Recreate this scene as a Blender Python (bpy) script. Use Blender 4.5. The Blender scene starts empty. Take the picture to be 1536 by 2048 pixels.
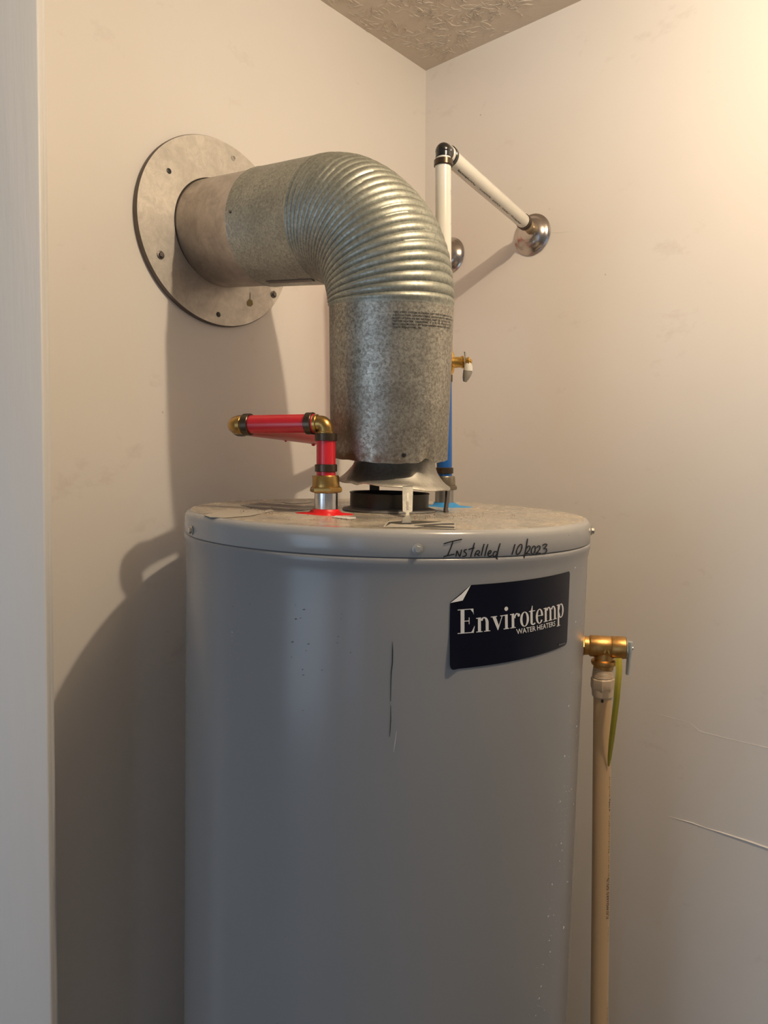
import bpy, bmesh, math, random
from mathutils import Vector, Matrix
R_ = math.radians
random.seed(7)
scene = bpy.context.scene
COL = scene.collection

# ------------------------------------------------------------------ camera
CZ = 1.568
F = 1420.0
PITCH = R_(4.3)
cam = bpy.data.cameras.new('camera')
cam_ob = bpy.data.objects.new('camera', cam); COL.objects.link(cam_ob)
cam.sensor_fit = 'VERTICAL'; cam.sensor_height = 24.0
cam.lens = 24.0 * F / 2048.0
cam.clip_start = 0.02; cam.clip_end = 50
cam_ob.location = (0, 0, CZ)
cam_ob.rotation_euler = (R_(90) - PITCH, 0, 0)
scene.camera = cam_ob

# ------------------------------------------------------------------ world, lamps, exposure
world = bpy.data.worlds.new('world'); scene.world = world; world.use_nodes = True
bg = world.node_tree.nodes['Background']
bg.inputs[0].default_value = (1.0, 0.96, 0.93, 1); bg.inputs[1].default_value = 0.15

def lamp(name, kind, loc, energy, color, **kw):
    l = bpy.data.lights.new(name, kind); l.energy = energy; l.color = color
    for k, v in kw.items(): setattr(l, k, v)
    o = bpy.data.objects.new(name, l); COL.objects.link(o); o.location = loc
    return o
LAMP = Vector((0.455, 0.455, CZ + 0.72))
lamp('ceiling_bulb', 'POINT', LAMP, 17.8, (1.0, 0.82, 0.60), shadow_soft_size=0.012)
win = lamp('hall_window', 'AREA', (-0.80, -1.9, 1.15), 2.2, (0.40, 0.62, 1.0), shape='RECTANGLE', size=0.16, size_y=1.5)
win.rotation_euler = (Vector((0.1, 1.0, 1.0)) - win.location).to_track_quat('-Z', 'Y').to_euler()
hall = lamp('hall_daylight_fill', 'AREA', (-1.95, -1.50, 1.05), 13.0, (0.60, 0.78, 1.0), shape='RECTANGLE', size=1.1, size_y=1.5)  # added soft fill for hall daylight, placed to brighten jamb and right wall
hall.rotation_euler = (Vector((0.1, 1.0, 1.0)) - hall.location).to_track_quat('-Z', 'Y').to_euler()
vs = scene.view_settings
vs.view_transform = 'Standard'; vs.look = 'None'; vs.exposure = 0.06; vs.gamma = 1.0
vs.use_curve_mapping = False

# ------------------------------------------------------------------ geometry of sight
SP, CP = math.sin(PITCH), math.cos(PITCH)
CAM = Vector((0, 0, CZ))
def ray(px, py):
    u = (px - 768) / F; v = (1024 - py) / F
    return Vector((u, CP + v * SP, v * CP - SP))
def at(px, py, Y):
    d = ray(px, py); return CAM + d * (Y / d.y)
CX, CY = 0.0856, 1.52                      # the corner of the closet
AL = R_(41.1)
dL = Vector((math.sin(AL), math.cos(AL), 0))     # along the left wall, away from us
dR = Vector((-math.cos(AL), math.sin(AL), 0))    # along the right wall, away from us
nL = -dR                                          # left wall faces the room this way
nR = -dL
CORNER = Vector((CX, CY, 0))
def on_plane(px, py, p0, n):
    d = ray(px, py); return CAM + d * ((p0 - CAM).dot(n) / d.dot(n))
def on_wall(px, py, side, off=0.0):
    n = nL if side == 'L' else nR
    return on_plane(px, py, CORNER + n * off, n)
CEIL = on_wall(848, 143, 'R').z
class Cyl:
    def __init__(s, o, ax, r):
        s.o = o; s.z = ax.normalized(); s.r = r
        s.y = (Vector((0, 1, 0)) - s.z * s.z.y).normalized(); s.x = s.y.cross(s.z)
    def hit(s, px, py, r=None):
        r = r or s.r; d = ray(px, py); q = CAM - s.o
        a = Vector((d.dot(s.x), d.dot(s.y))); b = Vector((q.dot(s.x), q.dot(s.y)))
        A = a.dot(a); B = 2 * a.dot(b); C = b.dot(b) - r * r
        D = B * B - 4 * A * C
        t = (-B - math.sqrt(max(D, 0))) / (2 * A) if D > 0 else -B / (2 * A)
        p = q + d * t
        return math.atan2(p.dot(s.x), -p.dot(s.y)), p.dot(s.z)
    def pt(s, th, h, off=0.0):
        r = s.r + off
        return s.o + s.x * (r * math.sin(th)) - s.y * (r * math.cos(th)) + s.z * h

# ------------------------------------------------------------------ materials
def newmat(name):
    m = bpy.data.materials.new(name); m.use_nodes = True
    nt = m.node_tree; b = nt.nodes['Principled BSDF']
    return m, nt, b
def coords(nt, scale=(1, 1, 1), kind='Object'):
    tc = nt.nodes.new('ShaderNodeTexCoord'); mp = nt.nodes.new('ShaderNodeMapping')
    mp.inputs['Scale'].default_value = scale
    nt.links.new(tc.outputs[kind], mp.inputs[0]); return mp.outputs[0]
def noise(nt, vec, scale, detail=4, rough=0.6, dist=0.0):
    n = nt.nodes.new('ShaderNodeTexNoise'); nt.links.new(vec, n.inputs['Vector'])
    n.inputs['Scale'].default_value = scale; n.inputs['Detail'].default_value = detail
    n.inputs['Roughness'].default_value = rough; n.inputs['Distortion'].default_value = dist
    return n.outputs[0]
def ramp(nt, fac, stops):
    r = nt.nodes.new('ShaderNodeValToRGB'); nt.links.new(fac, r.inputs[0])
    e = r.color_ramp.elements
    while len(e) < len(stops): e.new(0.5)
    for i, (p, c) in enumerate(stops):
        e[i].position = p; e[i].color = (*c, 1) if len(c) == 3 else c
    return r.outputs[0]
def g(v): return (v, v, v)
def mix(nt, fac, a, b, mode='MIX'):
    m = nt.nodes.new('ShaderNodeMix'); m.data_type = 'RGBA'; m.blend_type = mode
    for sock, val in ((m.inputs[0], fac), (m.inputs[6], a), (m.inputs[7], b)):
        if isinstance(val, (int, float)): sock.default_value = val
        elif isinstance(val, tuple): sock.default_value = (*val, 1)
        else: nt.links.new(val, sock)
    return m.outputs[2]
def bump(nt, b, h, strength=0.3, dist=0.001, prev=None):
    n = nt.nodes.new('ShaderNodeBump'); n.inputs['Strength'].default_value = strength
    n.inputs['Distance'].default_value = dist; nt.links.new(h, n.inputs['Height'])
    if prev is not None: nt.links.new(prev, n.inputs['Normal'])
    nt.links.new(n.outputs[0], b.inputs['Normal']); return n.outputs[0]
def simple(name, col, rough=0.5, metal=0.0, var=0.12, vs_=60, bmp=0.08, coat=0.0, spec=0.5):
    m, nt, b = newmat(name); v = coords(nt)
    f = noise(nt, v, vs_)
    c = mix(nt, f, tuple(x * (1 - var) for x in col), tuple(min(1, x * (1 + var)) for x in col))
    nt.links.new(c, b.inputs['Base Color'])
    b.inputs['Roughness'].default_value = rough; b.inputs['Metallic'].default_value = metal
    b.inputs['Specular IOR Level'].default_value = spec
    b.inputs['Coat Weight'].default_value = coat; b.inputs['Coat Roughness'].default_value = 0.12
    if bmp: bump(nt, b, noise(nt, v, vs_ * 8), bmp, 0.0005)
    return m

def mk_wall(name, base):
    m, nt, b = newmat(name); v = coords(nt)
    c = mix(nt, ramp(nt, noise(nt, v, 2.2, 3), [(0.35, g(0)), (0.7, g(1))]), base, tuple(x * y for x, y in zip(base, (0.97, 0.955, 0.94))))
    smudge = ramp(nt, noise(nt, coords(nt, (1, 1, 1.6)), 9, 5, 0.7), [(0.62, g(0)), (0.80, g(0.35))])
    c = mix(nt, smudge, c, (0.55, 0.46, 0.40))
    vo = nt.nodes.new('ShaderNodeTexVoronoi'); nt.links.new(v, vo.inputs['Vector']); vo.inputs['Scale'].default_value = 9
    speck = ramp(nt, vo.outputs['Distance'], [(0.0, g(0.8)), (0.018, g(0.0))])
    keep = ramp(nt, vo.outputs['Color'], [(0.35, g(0)), (0.36, g(1))])
    sp = mix(nt, 1.0, speck, keep, 'MULTIPLY')
    c = mix(nt, sp, c, (0.22, 0.18, 0.15))
    nt.links.new(c, b.inputs['Base Color']); b.inputs['Roughness'].default_value = 0.48
    b.inputs['Specular IOR Level'].default_value = 0.35
    p = bump(nt, b, noise(nt, v, 260, 3), 0.12, 0.0006)
    bump(nt, b, noise(nt, v, 14, 4, 0.55), 0.25, 0.003, p)
    return m
M = {}
M['wall'] = mk_wall('painted_wall', (0.845, 0.80, 0.745))
M['trim'] = None
m, nt, b = newmat('brushed_trim_paint')
v = coords(nt, (1, 1, 0.05))
nt.links.new(mix(nt, noise(nt, v, 30), (0.76, 0.755, 0.74), (0.82, 0.81, 0.79)), b.inputs['Base Color'])
b.inputs['Roughness'].default_value = 0.4
p = bump(nt, b, noise(nt, v, 160, 4), 0.35, 0.0008); bump(nt, b, noise(nt, coords(nt, (1, 1, 0.12)), 22, 3, 0.5, 0.6), 0.5, 0.002, p)
M['trim'] = m
m, nt, b = newmat('textured_ceiling')
v = coords(nt)
nt.links.new(mix(nt, noise(nt, v, 6), (0.60, 0.52, 0.42), (0.70, 0.62, 0.52)), b.inputs['Base Color'])
b.inputs['Roughness'].default_value = 0.85
bump(nt, b, noise(nt, v, 60, 5, 0.6, 1.0), 0.35, 0.003)
M['ceiling'] = m
M['floor'] = simple('vinyl_floor', (0.26, 0.23, 0.20), 0.5)

# tank enamel
m, nt, b = newmat('grey_enamel'); v = coords(nt)
c = mix(nt, noise(nt, v, 5, 3), (0.262, 0.264, 0.27), (0.288, 0.288, 0.292))
vo = nt.nodes.new('ShaderNodeTexVoronoi'); nt.links.new(coords(nt, (1, 1, 1.8)), vo.inputs['Vector']); vo.inputs['Scale'].default_value = 38
sp = ramp(nt, vo.outputs['Distance'], [(0.0, g(0.7)), (0.05, g(0.0))])
kp = ramp(nt, vo.outputs['Color'], [(0.22, g(1)), (0.23, g(0))])
c = mix(nt, mix(nt, 1.0, sp, kp, 'MULTIPLY'), c, (0.12, 0.11, 0.10))
nt.links.new(c, b.inputs['Base Color']); b.inputs['Roughness'].default_value = 0.24
b.inputs['Specular IOR Level'].default_value = 0.42
p = bump(nt, b, noise(nt, coords(nt, (1, 1, 0.18)), 9, 2, 0.4), 0.22, 0.006)
bump(nt, b, noise(nt, v, 500, 2), 0.04, 0.0003, p)
M['enamel'] = m
m, nt, b = newmat('lid_enamel_lit'); v = coords(nt)  # tank enamel made lighter: the skirt's brighter reflection is put into the colour
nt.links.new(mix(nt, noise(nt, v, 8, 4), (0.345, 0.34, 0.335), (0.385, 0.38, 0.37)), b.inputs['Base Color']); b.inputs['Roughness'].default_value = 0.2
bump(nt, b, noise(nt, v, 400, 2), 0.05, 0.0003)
M['lid_enamel_lit'] = m
# dirty lid top
m, nt, b = newmat('dusty_lid'); v = coords(nt)
c = mix(nt, ramp(nt, noise(nt, v, 13, 6, 0.65, 0.8), [(0.36, g(0)), (0.58, g(1))]), (0.42, 0.395, 0.35), (0.53, 0.46, 0.355))
c = mix(nt, ramp(nt, noise(nt, v, 190, 3, 0.8), [(0.64, g(0)), (0.74, g(0.6))]), c, (0.20, 0.15, 0.11))
nt.links.new(c, b.inputs['Base Color'])
b.inputs['Roughness'].default_value = 0.3
nt.links.new(ramp(nt, noise(nt, v, 20, 5), [(0.35, g(0.10)), (0.65, g(0.36))]), b.inputs['Roughness'])
bump(nt, b, noise(nt, v, 240, 4), 0.2, 0.0008)
M['lidtop'] = m

def galv(name, dark, light, scale, rough, rust=None, stretch=(1, 1, 1), metal=0.85, spread=(0.38, 0.62)):
    m, nt, b = newmat(name); v = coords(nt, stretch)
    n1 = noise(nt, v, scale, 6, 0.8, 0.5)
    c = ramp(nt, n1, [(spread[0], dark), (spread[1], light)])
    c = mix(nt, ramp(nt, noise(nt, v, 22, 4), [(0.3, g(0)), (0.8, g(0.55))]), c, tuple(x * 0.6 for x in dark))
    if rust:
        geo = nt.nodes.new('ShaderNodeTexCoord'); sx = nt.nodes.new('ShaderNodeSeparateXYZ'); nt.links.new(geo.outputs['Object'], sx.inputs[0])
        mr = nt.nodes.new('ShaderNodeMapRange'); nt.links.new(sx.outputs[2], mr.inputs[0])
        mr.inputs[1].default_value = rust[0]; mr.inputs[2].default_value = rust[1]
        mr.inputs[3].default_value = 1.0; mr.inputs[4].default_value = 0.0
        mrx = nt.nodes.new('ShaderNodeMapRange'); nt.links.new(sx.outputs[0], mrx.inputs[0])
        mrx.inputs[1].default_value = rust[2]; mrx.inputs[2].default_value = rust[3]
        mrx.inputs[3].default_value = 1.0; mrx.inputs[4].default_value = 0.15
        ml = nt.nodes.new('ShaderNodeMath'); ml.operation = 'MULTIPLY'; nt.links.new(mr.outputs[0], ml.inputs[0]); nt.links.new(mrx.outputs[0], ml.inputs[1])
        nz = ramp(nt, noise(nt, v, 55, 6, 0.7), [(0.30, g(0.15)), (0.68, g(1.0))])
        ad = nt.nodes.new('ShaderNodeMath'); ad.operation = 'MULTIPLY'; nt.links.new(ml.outputs[0], ad.inputs[0]); nt.links.new(nz, ad.inputs[1])
        wide = ramp(nt, ad.outputs[0], [(0.05, g(0)), (0.50, g(0.8))])
        c = mix(nt, wide, c, (0.17, 0.13, 0.10))
        me_ = nt.nodes.new('ShaderNodeMapRange'); nt.links.new(sx.outputs[2], me_.inputs[0])
        me_.inputs[1].default_value = 0.0; me_.inputs[2].default_value = 0.016; me_.inputs[3].default_value = 1.0; me_.inputs[4].default_value = 0.0
        m2 = nt.nodes.new('ShaderNodeMath'); m2.operation = 'MULTIPLY'; nt.links.new(me_.outputs[0], m2.inputs[0]); nt.links.new(mrx.outputs[0], m2.inputs[1])
        m3 = nt.nodes.new('ShaderNodeMath'); m3.operation = 'MULTIPLY'; nt.links.new(m2.outputs[0], m3.inputs[0]); nt.links.new(nz, m3.inputs[1])
        edge = ramp(nt, m3.outputs[0], [(0.20, g(0)), (0.50, g(1))])
        c = mix(nt, edge, c, (0.15, 0.085, 0.05))
    nt.links.new(c, b.inputs['Base Color']); b.inputs['Metallic'].default_value = metal
    nt.links.new(ramp(nt, n1, [(0.3, g(rough + 0.1)), (0.7, g(rough - 0.06))]), b.inputs['Roughness'])
    bump(nt, b, n1, 0.12, 0.0004)
    return m
M['galv'] = galv('galvanised_spangle', (0.30, 0.31, 0.27), (0.58, 0.58, 0.51), 300, 0.44)
M['corr'] = galv('galvanised_corrugated', (0.30, 0.315, 0.27), (0.54, 0.545, 0.47), 230, 0.46, metal=0.8)
M['stub'] = galv('brushed_steel_collar', (0.42, 0.38, 0.34), (0.56, 0.51, 0.47), 40, 0.40, stretch=(1, 1, 1))
M['plate'] = galv('weathered_plate', (0.58, 0.54, 0.48), (0.72, 0.67, 0.60), 60, 0.46, metal=0.6)
M['bell'] = galv('draft_hood_steel', (0.46, 0.44, 0.39), (0.70, 0.67, 0.59), 90, 0.36)
M['strap'] = galv('strap_steel', (0.50, 0.50, 0.47), (0.72, 0.71, 0.66), 90, 0.4)
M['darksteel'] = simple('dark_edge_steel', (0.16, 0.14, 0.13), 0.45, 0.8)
M['nipple'] = simple('zinc_nipple', (0.66, 0.66, 0.66), 0.22, 1.0, 0.1, 90)
M['nipple_old'] = simple('dull_zinc_nipple', (0.40, 0.40, 0.38), 0.35, 0.9, 0.25, 90)
M['brass_old'] = simple('tarnished_brass', (0.42, 0.255, 0.08), 0.32, 0.9, 0.35, 130)
M['brass'] = simple('bright_brass', (0.85, 0.52, 0.15), 0.26, 1.0, 0.25, 160)
M['brass_body'] = simple('cast_brass', (0.58, 0.33, 0.11), 0.36, 1.0, 0.35, 150, 0.3)
M['ring'] = simple('dark_copper_crimp_ring', (0.085, 0.06, 0.04), 0.3, 0.7, 0.3, 120)
M['red'] = simple('red_pex', (0.60, 0.018, 0.030), 0.28, 0, 0.06, 50, 0.03, 0.2)
M['blue'] = simple('blue_pex', (0.012, 0.11, 0.42), 0.3, 0, 0.06, 50, 0.03, 0.2)
M['white'] = simple('white_pex', (0.82, 0.79, 0.71), 0.25, 0, 0.04, 50, 0.02, 0.3)
M['black'] = simple('black_plastic', (0.012, 0.012, 0.012), 0.22, 0, 0.1, 50, 0.03, 0.3)
M['collar'] = simple('black_flue_metal', (0.009, 0.008, 0.008), 0.32, 0.0, 0.4, 70, 0.1)
M['collar_base'] = simple('grey_flue_flange', (0.19, 0.18, 0.17), 0.55, 0.2, 0.25, 90)
M['redpaint'] = simple('red_sealant', (0.80, 0.015, 0.02), 0.4, 0, 0.1, 100)
M['bluepaint'] = simple('blue_sealant', (0.04, 0.30, 0.68), 0.5, 0, 0.15, 100)
M['chrome'] = simple('aged_chrome', (0.52, 0.47, 0.44), 0.24, 1.0, 0.15, 60, 0.03)
M['cpvc'] = simple('tan_cpvc', (0.62, 0.42, 0.22), 0.4, 0, 0.08, 12, 0.04)
M['cpvc_fit'] = simple('pale_cpvc_fitting', (0.60, 0.46, 0.31), 0.42, 0, 0.06, 40, 0.04)
M['lever'] = simple('grey_lever', (0.42, 0.46, 0.46), 0.4, 0.3, 0.1, 60)
M['handle_w'] = simple('white_lever_grip', (0.70, 0.68, 0.62), 0.35, 0, 0.05, 60)
M['handle_g'] = simple('grey_lever_grip', (0.34, 0.32, 0.28), 0.5, 0, 0.05, 60)
M['navy'] = simple('navy_vinyl', (0.003, 0.0035, 0.011), 0.22, 0, 0.1, 20, 0.02, 0, 0.22)
M['print'] = simple('white_print', (0.72, 0.71, 0.69), 0.5, 0, 0.02, 20, 0)
M['faint'] = simple('faint_grey_print', (0.12, 0.12, 0.13), 0.5, 0, 0.02, 20, 0)
M['paper'] = simple('white_backing', (0.68, 0.67, 0.66), 0.6, 0, 0.03, 20, 0)
M['ink'] = simple('black_ink', (0.008, 0.008, 0.010), 0.4, 0, 0.02, 20, 0)
M['scuff'] = simple('dark_scuff', (0.045, 0.04, 0.036), 0.6, 0, 0.2, 200, 0)
M['yellow'] = simple('yellow_vinyl_tag', (0.40, 0.33, 0.035), 0.35, 0, 0.12, 60)
M['grime'] = simple('dark_label_remains', (0.06, 0.055, 0.045), 0.35, 0, 0.5, 160)
M['pale'] = simple('pale_peeled_label', (0.52, 0.48, 0.41), 0.35, 0, 0.15, 90)
M['screw'] = simple('painted_screw', (0.46, 0.46, 0.44), 0.3, 0.4, 0.1, 100)
M['screwz'] = simple('zinc_screw', (0.62, 0.60, 0.55), 0.3, 1.0, 0.1, 100)
M['crumb'] = simple('rust_crumbs', (0.15, 0.08, 0.05), 0.8, 0, 0.5, 300, 0)
M['stain'] = simple('ochre_residue', (0.30, 0.21, 0.06), 0.5, 0, 0.2, 200)
m, nt, b = newmat('droplet'); b.inputs['Base Color'].default_value = (0.9, 0.92, 0.95, 1); b.inputs['Roughness'].default_value = 0.12
b.inputs['Transmission Weight'].default_value = 0.5; b.inputs['IOR'].default_value = 1.33
M['drop'] = m

# ------------------------------------------------------------------ object helpers
def root(name, label, cat, loc=(0, 0, 0), mat=None, group=None):
    o = bpy.data.objects.new(name, None); COL.objects.link(o); o.empty_display_size = 0.02
    o.matrix_world = mat if mat is not None else Matrix.Translation(loc)
    o['label'] = label; o['category'] = cat
    if group: o['group'] = group
    o['_m'] = [x for r in o.matrix_world for x in r]
    return o
def rootmat(o):
    while o.parent is not None and '_m' not in o: o = o.parent
    if '_m' not in o: return Matrix.Identity(4)
    a = list(o['_m']); return Matrix([a[0:4], a[4:8], a[8:12], a[12:16]])
class MB:
    def __init__(s): s.v = []; s.f = []; s.m = []
    def add(s, vs, fs, mi=0):
        k = len(s.v); s.v += [Vector(p) for p in vs]; s.f += [[i + k for i in f] for f in fs]; s.m += [mi] * len(fs); return s
def build(name, mb, mat, parent=None, smooth=True, angle=38, label=None, kind=None):
    me = bpy.data.meshes.new(name)
    inv = rootmat(parent).inverted() if parent is not None else Matrix.Identity(4)
    me.from_pydata([inv @ p for p in mb.v], [], mb.f)
    mats = mat if isinstance(mat, (list, tuple)) else [mat]
    for m_ in mats: me.materials.append(m_)
    if len(mats) > 1:
        for p, i in zip(me.polygons, mb.m): p.material_index = i
    me.validate(); bm = bmesh.new(); bm.from_mesh(me)
    bmesh.ops.recalc_face_normals(bm, faces=bm.faces); bm.to_mesh(me); bm.free()
    if smooth:
        me.polygons.foreach_set('use_smooth', [True] * len(me.polygons)); me.set_sharp_from_angle(angle=R_(angle))
    o = bpy.data.objects.new(name, me); COL.objects.link(o)
    if parent is not None: o.parent = parent
    if label: o['label'] = label
    if kind: o['kind'] = kind
    return o
def frame(o, z, xh=None):
    z = Vector(z).normalized()
    h = Vector(xh) if xh is not None else (Vector((0, 0, 1)) if abs(z.z) < 0.9 else Vector((0, 1, 0)))
    y = z.cross(h).normalized() if xh is None else None
    if xh is None: x = y.cross(z)
    else:
        x = (h - z * h.dot(z)).normalized(); y = z.cross(x)
    m_ = Matrix((x, y, z)).transposed().to_4x4(); m_.translation = Vector(o); return m_
def lathe(mb, prof, mt, n=48, mi=0, phase=0.0, wob=None):
    vs = []
    for (r, z) in prof:
        for i in range(n):
            a = 2 * math.pi * i / n + phase
            rr = r * (wob(a, z) if wob else 1)
            vs.append(mt @ Vector((rr * math.cos(a), rr * math.sin(a), z)))
    fs = []
    for j in range(len(prof) - 1):
        for i in range(n):
            k = (i + 1) % n
            fs.append([j * n + i, j * n + k, (j + 1) * n + k, (j + 1) * n + i])
    if prof[0][0] > 1e-6: fs.append(list(range(n))[::-1]) if not getattr(mb, 'open', False) else None
    if prof[-1][0] > 1e-6: fs.append([(len(prof) - 1) * n + i for i in range(n)]) if not getattr(mb, 'open', False) else None
    fs = [f for f in fs if f]
    return mb.add(vs, fs, mi)
def tube(mb, a, b, r, r2=None, n=32, bev=0.0006, mi=0):
    a, b = Vector(a), Vector(b); L = (b - a).length; r2 = r2 or r
    return lathe(mb, [(r - bev, 0), (r, bev), (r2, L - bev), (r2 - bev, L)], frame(a, b - a), n, mi)
def sweep(mb, pts, radii, n=24, caps=True, mi=0, flat=None):
    pts = [Vector(p) for p in pts]; N = len(pts)
    tan = [(pts[min(i + 1, N - 1)] - pts[max(i - 1, 0)]).normalized() for i in range(N)]
    x = frame(pts[0], tan[0]).col[0].to_3d(); vs = []
    for i in range(N):
        x = (x - tan[i] * x.dot(tan[i])).normalized(); y = tan[i].cross(x)
        r = radii[i] if isinstance(radii, (list, tuple)) else radii
        for k in range(n):
            a = 2 * math.pi * k / n
            vs.append(pts[i] + x * (r * math.cos(a)) + y * (r * math.sin(a)))
    fs = [[i * n + k, i * n + (k + 1) % n, (i + 1) * n + (k + 1) % n, (i + 1) * n + k] for i in range(N - 1) for k in range(n)]
    if caps: fs += [list(range(n))[::-1], [(N - 1) * n + k for k in range(n)]]
    return mb.add(vs, fs, mi)
def box(mb, c, ex, ey, ez, mi=0):          # centre and three half-extent vectors
    vs = [Vector(c) + ex * i + ey * j + ez * k for i in (-1, 1) for j in (-1, 1) for k in (-1, 1)]
    return mb.add(vs, [[0, 1, 3, 2], [4, 6, 7, 5], [0, 4, 5, 1], [2, 3, 7, 6], [0, 2, 6, 4], [1, 5, 7, 3]], mi)
def bevel_obj(o, w, seg=2):
    bm = bmesh.new(); bm.from_mesh(o.data)
    bmesh.ops.bevel(bm, geom=list(bm.edges), offset=w, segments=seg, affect='EDGES', profile=0.5)
    bm.to_mesh(o.data); bm.free()
    o.data.polygons.foreach_set('use_smooth', [True] * len(o.data.polygons)); o.data.set_sharp_from_angle(angle=R_(50))
def ball(mb, c, r, sc=(1, 1, 1), mt=None, n=10, m_=6, mi=0):
    mt = mt or Matrix.Identity(4); vs = []; fs = []
    for j in range(1, m_):
        t = math.pi * j / m_
        for i in range(n):
            a = 2 * math.pi * i / n
            vs.append(Vector((math.sin(t) * math.cos(a) * sc[0], math.sin(t) * math.sin(a) * sc[1], math.cos(t) * sc[2])) * r)
    top = len(vs); vs.append(Vector((0, 0, r * sc[2]))); bot = len(vs); vs.append(Vector((0, 0, -r * sc[2])))
    for j in range(m_ - 2):
        for i in range(n): fs.append([j * n + i, j * n + (i + 1) % n, (j + 1) * n + (i + 1) % n, (j + 1) * n + i])
    for i in range(n):
        fs.append([top, (i + 1) % n, i]); fs.append([bot, (m_ - 2) * n + i, (m_ - 2) * n + (i + 1) % n])
    rot = mt.to_3x3()
    return mb.add([Vector(c) + rot @ p for p in vs], fs, mi)
def text2d(body, size=1.0, spacing=1.0, ws=1.0, bold=0.0):
    cu = bpy.data.curves.new('tmp_text', 'FONT'); cu.body = body; cu.size = size; cu.space_character = spacing; cu.space_word = ws
    cu.resolution_u = 3; cu.offset = bold
    o = bpy.data.objects.new('tmp_text', cu); COL.objects.link(o)
    dg = bpy.context.evaluated_depsgraph_get(); dg.update(); ev = o.evaluated_get(dg); me = ev.to_mesh()
    vs = [(p.co.x, p.co.y) for p in me.vertices]; fs = [list(p.vertices) for p in me.polygons]
    ev.to_mesh_clear(); bpy.data.objects.remove(o); bpy.data.curves.remove(cu)
    return vs, fs
def struct(name, mb, mat, **k):
    o = build(name, mb, mat, None, **k); o['kind'] = 'structure'; return o
def screw(name, c, n, r, parent, mat, washer=True):
    mb = MB(); fr = frame(c, n)
    if washer: lathe(mb, [(0, 0), (r * 1.35, 0), (r * 1.45, r * .25), (r * 1.1, r * .38)], fr, 20)
    lathe(mb, [(r, r * .2), (r, r * .85), (r * .85, r * 1.05), (0, r * 1.08)], fr, 6, phase=.3)
    return build(name, mb, mat, parent, angle=30)

# ------------------------------------------------------------------ room shell
def slab(p0, p1, z0, z1, nrm, th):
    mb = MB(); a, b_ = Vector(p0), Vector(p1); n_ = -nrm * th
    vs = []
    for q in (a, b_, b_ + n_, a + n_):
        vs += [Vector((q.x, q.y, z0)), Vector((q.x, q.y, z1))]
    return mb.add(vs, [[0, 2, 3, 1], [2, 4, 5, 3], [4, 6, 7, 5], [6, 0, 1, 7], [0, 6, 4, 2], [1, 3, 5, 7]])
struct('wall_left', slab(CORNER - dL * 0.98, CORNER + dL * 0.10, 0, CEIL, nL, 0.10), M['wall'], smooth=False)
wr = struct('wall_right', slab(CORNER - dR * 1.75, CORNER + dR * 0.0, 0, CEIL, nR, 0.10), M['wall'], smooth=False)
hc = CORNER - dL * 1.2
mb = MB(); box(mb, Vector((0.25, 0.35, CEIL + 0.05)), Vector((2.2, 0, 0)), Vector((0, 2.1, 0)), Vector((0, 0, 0.05)))
ceil = struct('ceiling', mb, M['ceiling'], smooth=False)
mb = MB(); box(mb, Vector((0.25, 0.35, -0.05)), Vector((2.2, 0, 0)), Vector((0, 2.1, 0)), Vector((0, 0, 0.05)))
struct('floor', mb, M['floor'], smooth=False)
# stomped fans of plaster ridges on the ceiling
mb = MB(); rnd = random.Random(11)
fans = [(690, 20), (735, 12), (780, 35), (760, 55), (820, 20), (850, 45), (880, 15), (930, 20), (965, 10), (905, 60), (845, 85), (800, 75), (950, 45), (1000, 60), (870, 95), (1010, 20), (915, -20), (840, -30), (760, -30), (1000, -30), (1060, -40), (690, -40), (900, 85)]
pc = Vector((0, 0, CEIL))
for (fx, fy) in fans:
    c0 = on_plane(fx, fy, pc, Vector((0, 0, 1)))
    base = rnd.uniform(0, 6.28)
    for k in range(rnd.randint(26, 38)):
        a = base + rnd.uniform(-2.2, 2.2); r0 = rnd.uniform(0.004, 0.03); L = rnd.uniform(0.008, 0.032); cv = rnd.uniform(-30, 30)
        w = rnd.uniform(0.0003, 0.0009); h = rnd.uniform(0.0004, 0.0016)
        pts = []
        for j in range(6):
            t = r0 + L * j / 5; aa = a + cv * (t - r0)
            pts.append(c0 + Vector((math.cos(aa) * t + rnd.uniform(-.0013, .0013), math.sin(aa) * t + rnd.uniform(-.0013, .0013), 0)))
        if any((q - CORNER).dot(nR) < .002 or (q - CORNER).dot(nL) < .002 for q in pts): continue
        vs = []
        for j, q in enumerate(pts):
            d = (pts[min(j + 1, 5)] - pts[max(j - 1, 0)]).normalized(); sd = Vector((-d.y, d.x, 0)); tt = math.sin(math.pi * (j + .4) / 5.8) * rnd.uniform(.55, 1.2)
            q.z = CEIL
            vs += [q + sd * w * tt, q + Vector((0, 0, -h * tt)), q - sd * w * tt]
        mb.add(vs, [[j * 3 + e, j * 3 + e + 1, j * 3 + e + 4, j * 3 + e + 3] for j in range(5) for e in (0, 1)])
build('plaster_ridges', mb, M['ceiling'], ceil, kind='stuff', angle=80)
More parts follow.
